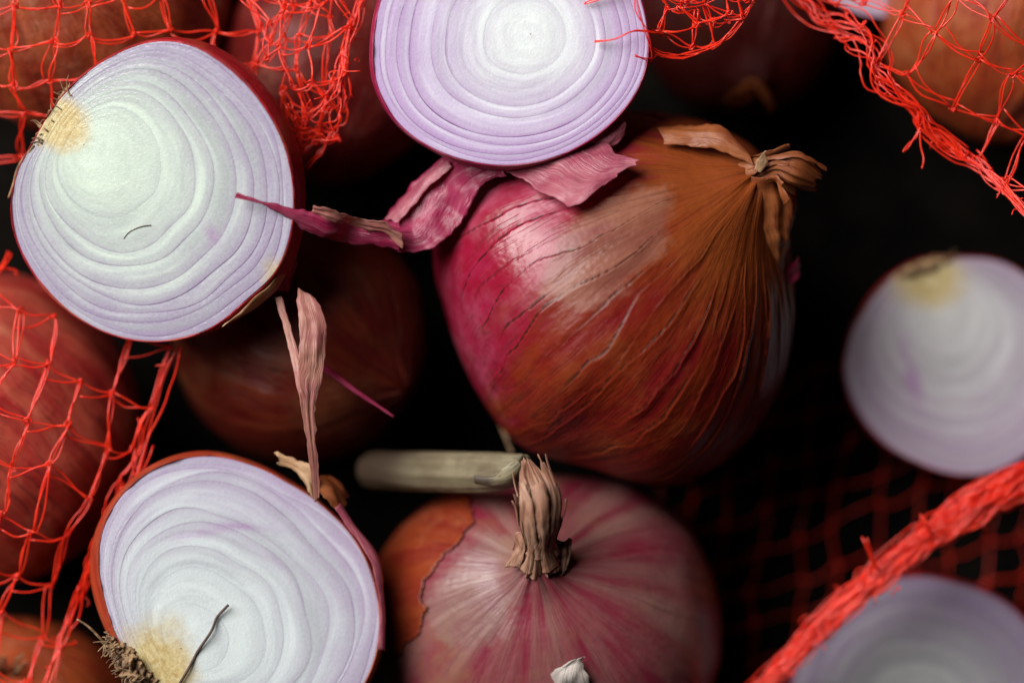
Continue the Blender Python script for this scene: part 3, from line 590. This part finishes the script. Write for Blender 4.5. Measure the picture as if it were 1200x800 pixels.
# dry neck of the first half and the strip dangling from it
def S_(t, rows, mat, name='skin_flap', **kw): return sheet(name, rows, mat, t, **kw)
S_(h1, [(262, 382, 6.45, 266, 378, 6.3), (290, 358, 6.5, 296, 362, 6.2), (316, 336, 6.5, 324, 340, 6.2), (328, 316, 6.5, 334, 322, 6.2)], M_tan, nu=40, nv=10, crinkle=0.10, jag=0.05, seed=50)
S_(h1, [(328, 300, 6.3, 346, 270, 6.2), (330, 322, 6.2, 348, 300, 6.0), (326, 345, 6.0, 338, 340, 5.9)], M_magenta, nu=30, nv=14, crinkle=0.08, jag=0.05, seed=51)
S_(h1, [(322, 346, 6.1, 329, 346, 6.1), (332, 385, 6.2, 341, 383, 6.2), (341, 420, 6.35, 351, 417, 6.35), (347, 450, 6.45, 357, 448, 6.5), (353, 482, 6.5, 360, 480, 6.5)], M_strip, nu=70, nv=12, bulge=0.05, crinkle=0.07, jag=0.02, seed=52)
S_(h1, [(350, 336, 6.2, 360, 342, 6.2), (349, 358, 6.35, 375, 360, 6.3), (351, 385, 6.5, 383, 385, 6.35), (350, 415, 6.6, 382, 410, 6.4), (350, 445, 6.6, 376, 446, 6.45), (353, 478, 6.55, 370, 478, 6.45), (358, 512, 6.5, 370, 512, 6.42), (363, 546, 6.4, 373, 546, 6.35), (369, 586, 6.3, 374, 583, 6.28)], M_strip, nu=110, nv=26, bulge=0.05, crinkle=0.10, fr=2.6, jag=0.03, seed=53)
S_(h1, [(374, 420, 6.0, 370, 430, 6.0), (398, 440, 5.9, 395, 447, 5.9), (425, 460, 5.8, 423, 466, 5.8), (462, 487, 5.7, 461, 489, 5.7)], M_magenta, nu=50, nv=8, bulge=0.3, crinkle=0.02, jag=0.01, seed=56)
# skin flaps of the round half
S_(h2, [(540, 168, 5.9, 596, 206, 6.25), (512, 190, 5.7, 568, 216, 6.1), (488, 214, 5.55, 552, 240, 6.0), (466, 238, 5.5, 534, 272, 5.95), (448, 258, 5.6, 512, 290, 5.95), (440, 270, 5.8, 470, 294, 6.0)], M_magenta, nu=80, nv=40, bulge=0.10, crinkle=0.10, fr=1.7, jag=0.06, seed=60)
S_(h2, [(520, 186, 5.8, 530, 194, 6.0), (495, 208, 5.7, 506, 216, 5.95), (470, 236, 5.65, 482, 245, 5.9), (452, 256, 5.7, 466, 264, 5.9)], M_pink, nu=50, nv=12, bulge=0.1, crinkle=0.08, jag=0.04, seed=65)  # paler strip along the fold, its highlight put into the colour
S_(h2, [(470, 262, 6.2, 472, 292, 6.15), (445, 262, 6.25, 442, 288, 6.15), (415, 258, 6.3, 405, 285, 6.2), (385, 250, 6.75, 372, 278, 6.6), (355, 246, 6.9, 342, 260, 6.8), (320, 238, 7, 316, 244, 7), (296, 232, 7.05, 294, 236, 7.05), (282, 229, 7.05, 281, 231, 7.05)], M_magenta, nu=110, nv=26, bulge=0.15, crinkle=0.13, fr=2.5, jag=0.04, seed=61)
S_(h2, [(362, 250, 6.8, 366, 240, 6.95), (390, 258, 6.75, 394, 246, 6.95), (415, 268, 6.4, 420, 256, 6.6), (445, 272, 6.35, 450, 262, 6.5), (466, 284, 6.3, 468, 274, 6.35)], M_strip, nu=70, nv=18, bulge=0.04, crinkle=0.16, fr=3.4, jag=0.05, seed=62)
S_(h2, [(572, 196, 6.1, 590, 184, 6.0), (600, 206, 6.25, 640, 172, 6.1), (635, 222, 6.7, 690, 160, 6.1), (668, 240, 7.05, 722, 178, 6.5), (690, 230, 7.1, 735, 184, 6.65), (718, 208, 7.0, 748, 190, 6.8)], M_pink, nu=80, nv=40, bulge=0.04, crinkle=0.07, fr=1.8, jag=0.05, seed=63)
S_(h2, [(690, 162, 6.3, 705, 178, 6.2), (712, 148, 6.3, 722, 172, 6.25), (728, 136, 6.3, 734, 156, 6.2)], M_pink, nu=30, nv=20, bulge=0.15, crinkle=0.1, jag=0.05, seed=64)
# torn neck papers of the milky half
S_(h3, [(320, 530, 5.8, 330, 545, 5.75), (345, 536, 5.85, 345, 552, 5.8), (365, 545, 5.9, 360, 572, 5.9), (372, 560, 5.85, 368, 585, 5.85)], M_tan, nu=40, crinkle=0.14, jag=0.07, seed=70)
S_(h3, [(362, 548, 5.5, 378, 582, 5.9), (385, 560, 5.4, 392, 598, 5.85), (408, 580, 5.3, 404, 612, 5.85)], M_copper, nu=40, crinkle=0.12, jag=0.06, seed=71)
S_(h3, [(392, 594, 5.95, 400, 590, 5.8), (410, 622, 5.95, 418, 618, 5.75), (430, 650, 5.95, 440, 645, 5.7), (438, 672, 5.92, 447, 670, 5.7), (445, 710, 5.85, 450, 710, 5.6), (444, 760, 5.8, 450, 760, 5.6)], M_pink, nu=60, nv=10, bulge=0.2, crinkle=0.05, jag=0.03, seed=72)

# ------------------------------------------------------------------ dry stalk
st = thing('dry_stalk', P(436, 550, 2.9), 'cream dry onion stalk lying behind the tan neck of the pale pink onion', 'stalk')
fluted('stem', [(436, 550, 3.2), (470, 552, 4.0), (522, 552, 4.75), (575, 552, 5.4), (612, 549, 5.75)], [0.34, 0.35, 0.36, 0.35, 0.27], M_stalk, st, nu=60, na=70, folds=7, depth=0.07, seed=3, twist=0.1, ragged=0.12)
sheet('sheath', [(556, 556, 5.9, 556, 566, 5.85), (575, 560, 6.0, 580, 570, 5.9), (590, 550, 6.1, 600, 566, 5.95), (606, 536, 6.1, 612, 550, 6.0)], M_stalk, st, nu=40, nv=12, bulge=0.2, crinkle=0.06, jag=0.03, seed=80)

# ------------------------------------------------------------------ the red net bag
gx = np.arange(-15, 15.01, 0.2); gy = np.arange(-12, 12.01, 0.2); GX, GY = np.meshgrid(gx, gy, indexing='ij')
Hh = np.full(GX.shape, 0.1)
for (c, r, rz) in OBST:
    d2 = ((GX-c[0])**2+(GY-c[1])**2)/r**2
    Hh = np.maximum(Hh, np.where(d2 < 1, c[2]+rz*np.sqrt(np.clip(1-d2, 0, 1)), 0.1))
U = Hh.copy()
for i in range(160):
    a = U.copy(); a[1:-1, 1:-1] = 0.25*(U[2:, 1:-1]+U[:-2, 1:-1]+U[1:-1, 2:]+U[1:-1, :-2])-0.006
    U = np.maximum(Hh, a)
def drape(x, y):
    i = np.clip((x-gx[0])/0.2, 0, len(gx)-2.001); j = np.clip((y-gy[0])/0.2, 0, len(gy)-2.001); a, b = int(i), int(j); s, t = i-a, j-b
    return (U[a, b]*(1-s)+U[a+1, b]*s)*(1-t)+(U[a, b+1]*(1-s)+U[a+1, b+1]*s)*t
def Pd(px, py, off=0.07):
    z = 4.0
    for _ in range(6):
        p = P(px, py, z); d = drape(p[0], p[1]); z = max(d, 0.35*d+0.65*6.0)+off
    return P(px, py, z)
H1C = [(178+(x-178)*0.93, 222+(y-222)*0.93) for x, y in [(38, 165), (62, 128), (98, 92), (140, 66), (190, 50), (230, 54), (272, 78), (305, 112), (330, 152), (345, 200), (346, 250), (335, 295), (318, 325), (285, 352), (255, 378), (215, 396), (165, 402), (110, 390), (65, 362), (32, 325), (10, 280), (6, 240), (16, 200)]]
def inside(poly, x, y):
    r = False; n = len(poly)
    for i in range(n):
        (x1, y1), (x2, y2) = poly[i], poly[(i+1) % n]
        if (y1 > y) != (y2 > y) and x < (x2-x1)*(y-y1)/(y2-y1)+x1: r = not r
    return r
FR = 0.0135
def filament(ac, A, B, bow, sag, gg, n=8, r=FR):
    u = np.linspace(0, 1, n)[:, None]; L = np.linalg.norm(B-A)
    o = gg.normal(0, 1, 3)*bow*L; o2 = gg.normal(0, 1, 3)*bow*L*0.5
    ac.tube(A+(B-A)*u+o*np.sin(math.pi*u)+o2*np.sin(2*math.pi*u)+np.asarray(sag)*np.sin(math.pi*u), r*gg.uniform(0.75, 1.25), 5)
def lattice(ac, org, a, b, ni, nj, poly, zf, jit, seed, nf=(2, 3), warp=None, rr=FR, clip=None, split=0.22):
    gg = np.random.default_rng(seed); N = {}
    for i in range(ni):
        for j in range(nj):
            x = org[0]+a[0]*i+b[0]*j+gg.normal(0, jit); y = org[1]+a[1]*i+b[1]*j+gg.normal(0, jit)
            if warp: x, y = warp(x, y)
            if inside(poly, x, y) and not inside(H1C, x, y): N[i, j] = zf(x, y)+np.array([0, 0, gg.normal(0, 0.03)])
    for (i, j), A in N.items():
        for q in range(2):            # the little loops that lock a node
            th = np.linspace(0, gg.uniform(3.5, 6.5), 9)+gg.uniform(0, 6); e1 = unit(gg.normal(0, 1, 3)); e2 = unit(np.cross(e1, gg.normal(0, 1, 3)))
            ac.tube(A+gg.uniform(0.03, 0.075)*(np.cos(th)[:, None]*e1+np.sin(th)[:, None]*e2), rr*0.8, 5)
        B = N.get((i, j+1))
        if B is not None:
            for q in range(nf[1]): filament(ac, A+gg.normal(0, 0.034, 3), B+gg.normal(0, 0.034, 3), 0.04, (0, 0, 0), gg, r=rr)
        B = N.get((i+1, j))
        if B is not None:
            dn = N.get((i, j+1)); dn = (dn-A)*split*gg.uniform(0.2, 1.2) if dn is not None else 0*A
            sg = -np.array([0, 1, 0])*gg.uniform(0.0, 0.09)
            for q in range(nf[0]): filament(ac, A+gg.normal(0, 0.03, 3)+(dn if q == 1 else 0), B+gg.normal(0, 0.03, 3)+(dn*0.7 if q == 2 else 0), 0.05, sg, gg, r=rr)
    return N
def bundle(ac, pts, n, spread, seed, freq=6.0, r=FR, npt=40):
    gg = np.random.default_rng(seed); base = spline(pts, npt); tg = unit(np.gradient(base, axis=0)); sd = unit(np.cross(tg, (0, 0, 1.0))); up = np.cross(sd, tg)
    L = np.linalg.norm(np.diff(base, axis=0), axis=1).sum(); u = np.linspace(0, 1, npt)
    sp = spline(np.array(spread)[:, None], npt)[:, 0] if np.ndim(spread) else np.full(npt, spread)
    for i in range(n):
        lo, hi = sorted(gg.uniform(-0.1, 1.1, 2))
        if hi-lo < 0.35: lo, hi = max(0, lo-0.3), hi+0.3
        m = (u >= lo) & (u <= hi)
        if m.sum() < 5: continue
        f1, f2 = gg.uniform(0.5, 1.3, 2)*freq
        a = gg.normal(0, 0.45)+0.55*np.sin(u*f1*2+gg.uniform(0, 6))+0.25*noise(np.stack([u*30, u*0+i, u*0], -1), seed)
        b = gg.normal(0, 0.4)+0.5*np.sin(u*f2*2+gg.uniform(0, 6))+0.25*noise(np.stack([u*30, u*0+i, u*0+5], -1), seed)
        a = np.clip(a*0.78, -1.5, 1.5); b = np.clip(b*0.7, -1.3, 1.3)
        ac.tube((base+sd*(a*sp)[:, None]+up*(b*sp*0.8)[:, None])[m], r*gg.uniform(0.7, 1.2), 5)
def ticks(ac, pts, n, L, seed, spread=0.1, r=FR*0.8):
    gg = np.random.default_rng(seed); base = spline(pts, 60)
    for i in range(n):
        p = base[gg.integers(0, 60)]+gg.normal(0, spread, 3); d = unit(gg.normal(0, 1, 3))*L*gg.uniform(0.4, 1)
        ac.tube(spline([p, p+d*0.5+gg.normal(0, 0.12*L, 3), p+d], 7), r, 5)
NB = thing('net_bag', (-8, 3, 0.0), 'bright red plastic net bag, opened and draped around the onions', 'net bag')
# upper left, large square cells over the papery onions
ac = Acc()
polyT = [(-90, -90), (352, -90), (345, 40), (330, 110), (300, 160), (180, 240), (60, 330), (-90, 330)]
lattice(ac, (-82, -78), (46, -3), (2, 45), 11, 10, polyT, lambda x, y: Pd(x, y), 6, 11, nf=(2, 3), rr=FR)
ac.build('net_panel', M_net, NB, label='square net cells over the papery onions')
# the bunched part beside the dark red onion
ac = Acc()
polyB = [(255, -60), (440, -60), (424, 10), (408, 70), (395, 120), (398, 165), (372, 200), (330, 170), (300, 80)]
wb = lambda x, y: (x+9*math.sin(y*0.06)+4*math.sin(y*0.21+x*0.1), y)
lattice(ac, (250, -60), (24, 6), (-4, 38), 9, 8, polyB, lambda x, y: Pd(x, y, 0.25), 7, 12, nf=(2, 3), warp=wb)
lattice(ac, (262, -50), (30, -9), (5, 42), 7, 7, polyB, lambda x, y: Pd(x, y, 0.5), 7, 13, nf=(2, 2), warp=wb)
bundle(ac, [Pd(428, -30, .3), Pd(418, 20, .35), Pd(402, 70, .4), Pd(396, 120, .4), Pd(385, 150, .4), Pd(355, 200, .4)], 14, [0.12, 0.12, 0.15, 0.25, 0.3, 0.12], 14)
bundle(ac, [Pd(340, 120, .5), Pd(355, 150, .5), Pd(380, 155, .4), Pd(396, 160, .4)], 12, 0.15, 15)
ticks(ac, [Pd(420, -10, .4), Pd(400, 80, .5), Pd(350, 150, .5)], 24, 0.4, 16)
ac.build('net_panel', M_net, NB, label='bunched net folds beside the dark red onion')
# left side, hexagonal cells over the rosy onion
ac = Acc()
polyL = [(-120, 290), (120, 290), (222, 380), (205, 430), (192, 480), (168, 545), (145, 590), (116, 640), (98, 700), (100, 748), (62, 775), (38, 840), (-120, 840)]
lattice(ac, (-100, 195), (41, 13), (-17, 57), 14, 13, polyL, lambda x, y: Pd(x, y), 6.5, 21, nf=(2, 3), rr=FR*0.95, split=0.3)
e_ = [Pd(210, 405, .1), Pd(188, 475, .12), Pd(165, 545, .2), Pd(140, 600, .5), Pd(112, 650, .6), Pd(92, 705, .3), Pd(70, 760, .15), Pd(42, 830, .1)]
bundle(ac, e_, 9, 0.14, 22, freq=9)
bundle(ac, [Pd(175, 470, .05), Pd(150, 560, .1), Pd(118, 620, .2), Pd(102, 690, .2)], 5, 0.2, 23, freq=9)
ticks(ac, e_, 16, 0.35, 24)
ac.build('net_panel', M_net, NB, label='six-sided net cells over the rosy onion')
# short scrap at the top by the round half
ac = Acc()
zt = lambda x, y: P(x, y, 6.2+0.012*max(0, 40-y)*0.5)
polyS = [(755, -60), (905, -60), (884, 2), (868, 26), (842, 54), (800, 66), (762, 62)]
lattice(ac, (742, -66), (27, 5), (4, 27), 7, 6, polyS, zt, 6, 31, nf=(2, 3))
lattice(ac, (752, -60), (36, -6), (9, 33), 5, 5, polyS, lambda x, y: P(x, y, 6.45), 7, 32, nf=(2, 2))
bundle(ac, [P(757, 36, 6.6), P(765, 60, 6.4), P(800, 66, 6.3), P(842, 53, 6.3), P(868, 26, 6.3), P(886, -5, 6.4), P(900, -50, 6.4)], 7, 0.06, 33, freq=9)
for a in ([(770, 40, 6.6), (745, 38, 6.85), (720, 47, 6.85), (696, 49, 6.8)], [(742, -30, 7.2), (716, -6, 6.9), (692, 2, 6.82), (686, 4, 6.8)], [(748, -20, 7.1), (745, 10, 7.1), (757, 38, 6.9), (764, 62, 6.6), (762, 76, 6.4)], [(770, 66, 6.3), (764, 70, 6.5), (750, 66, 6.75), (744, 66, 6.8)]):
    for q in range(2): ac.tube(spline([P(*x)+g.normal(0, 0.02, 3) for x in a], 16), FR*0.9, 5)
ac.build('net_panel', M_net, NB, label='short scrap of net beside the round half')
# upper right, long diagonal cells
ac = Acc()
edge_r = [(905, -45), (935, -5), (965, 22), (1000, 42), (1018, 66), (1028, 90), (1046, 112), (1070, 132), (1082, 152), (1112, 175), (1140, 195), (1162, 214), (1190, 240), (1230, 285), (1270, 330)]
polyR = edge_r+[(1400, 330), (1400, -120), (880, -120)]
zr = lambda x, y: P(x, y, 5.9+0.5*math.sin(x*0.012)*math.cos(y*0.02)+0.003*(x-1050))
lattice(ac, (880, -290), (45, 27), (21, -40), 14, 1, polyR, zr, 4, 41)
lattice(ac, (800, 60), (44, 24), (26, -44), 14, 11, polyR, zr, 7, 42, nf=(3, 3), rr=FR, split=0.25)
bundle(ac, [zr(x+4, y-2) for x, y in edge_r], 22, [0.2, 0.34, 0.3, 0.2, 0.17, 0.12, 0.1, 0.08], 43, freq=14, npt=90)
lattice(ac, (895, -60), (17, 13), (14, -17), 9, 6, [(895, -70), (945, -5), (1000, 38), (1034, 100), (1046, 90), (1010, 20), (985, -70)], lambda x, y: zr(x, y)+np.array([0, 0, 0.25]), 4, 45)
ticks(ac, [zr(x, y) for x, y in edge_r], 26, 0.3, 44, 0.06)
for a in ([(1080, 142), (1074, 160), (1066, 168), (1058, 179)], [(1078, 152), (1080, 170), (1082, 186), (1081, 198)], [(1078, 150), (1066, 172), (1058, 178)]):
    ac.tube(spline([zr(*x)+g.normal(0, 0.015, 3) for x in a], 12), FR*1.1, 5)
ac.build('net_panel', M_net, NB, label='long diagonal net cells with a bunched edge, near the blurred orange-brown onion')
# underneath, lying on the table
ac = Acc()
polyD = [(760, 380), (980, 400), (1330, 470), (1330, 900), (760, 900)]
lattice(ac, (740, 330), (46, -16), (-4, 47), 14, 16, polyD, lambda x, y: P(x, y, 0.14), 4, 51, nf=(1, 1), rr=0.0145)
ac.build('net_panel', M_net, NB, label='net spread flat on the dark table')
# the rolled edge
ac = Acc()
rp = [P(850, 850, 3.9), P(900, 800, 4.1), P(955, 742, 4.3), P(1010, 692, 4.4), P(1070, 642, 4.4), P(1130, 602, 4.4), P(1200, 562, 4.4), P(1280, 522, 4.3)]
bundle(ac, rp, 260, [0.18, 0.17, 0.18, 0.20, 0.22, 0.26, 0.28, 0.28], 61, freq=13, r=0.0145, npt=130)
bundle(ac, rp, 50, [0.14, 0.13, 0.14, 0.15, 0.16, 0.2, 0.2, 0.2], 62, freq=24, r=0.019, npt=130)
ticks(ac, rp, 90, 0.4, 63, 0.15, FR)
for a in ([(1028, 672, 4.5), (1022, 656, 4.8), (1013, 632, 4.9)], [(1090, 626, 4.6), (1084, 612, 4.8), (1080, 604, 4.8)]):
    for q in range(4): ac.tube(spline([P(*x)+g.normal(0, 0.03, 3) for x in a], 8), FR*1.3, 5)
ac.build('rolled_edge', M_net, NB, label='thick rolled edge of the net')
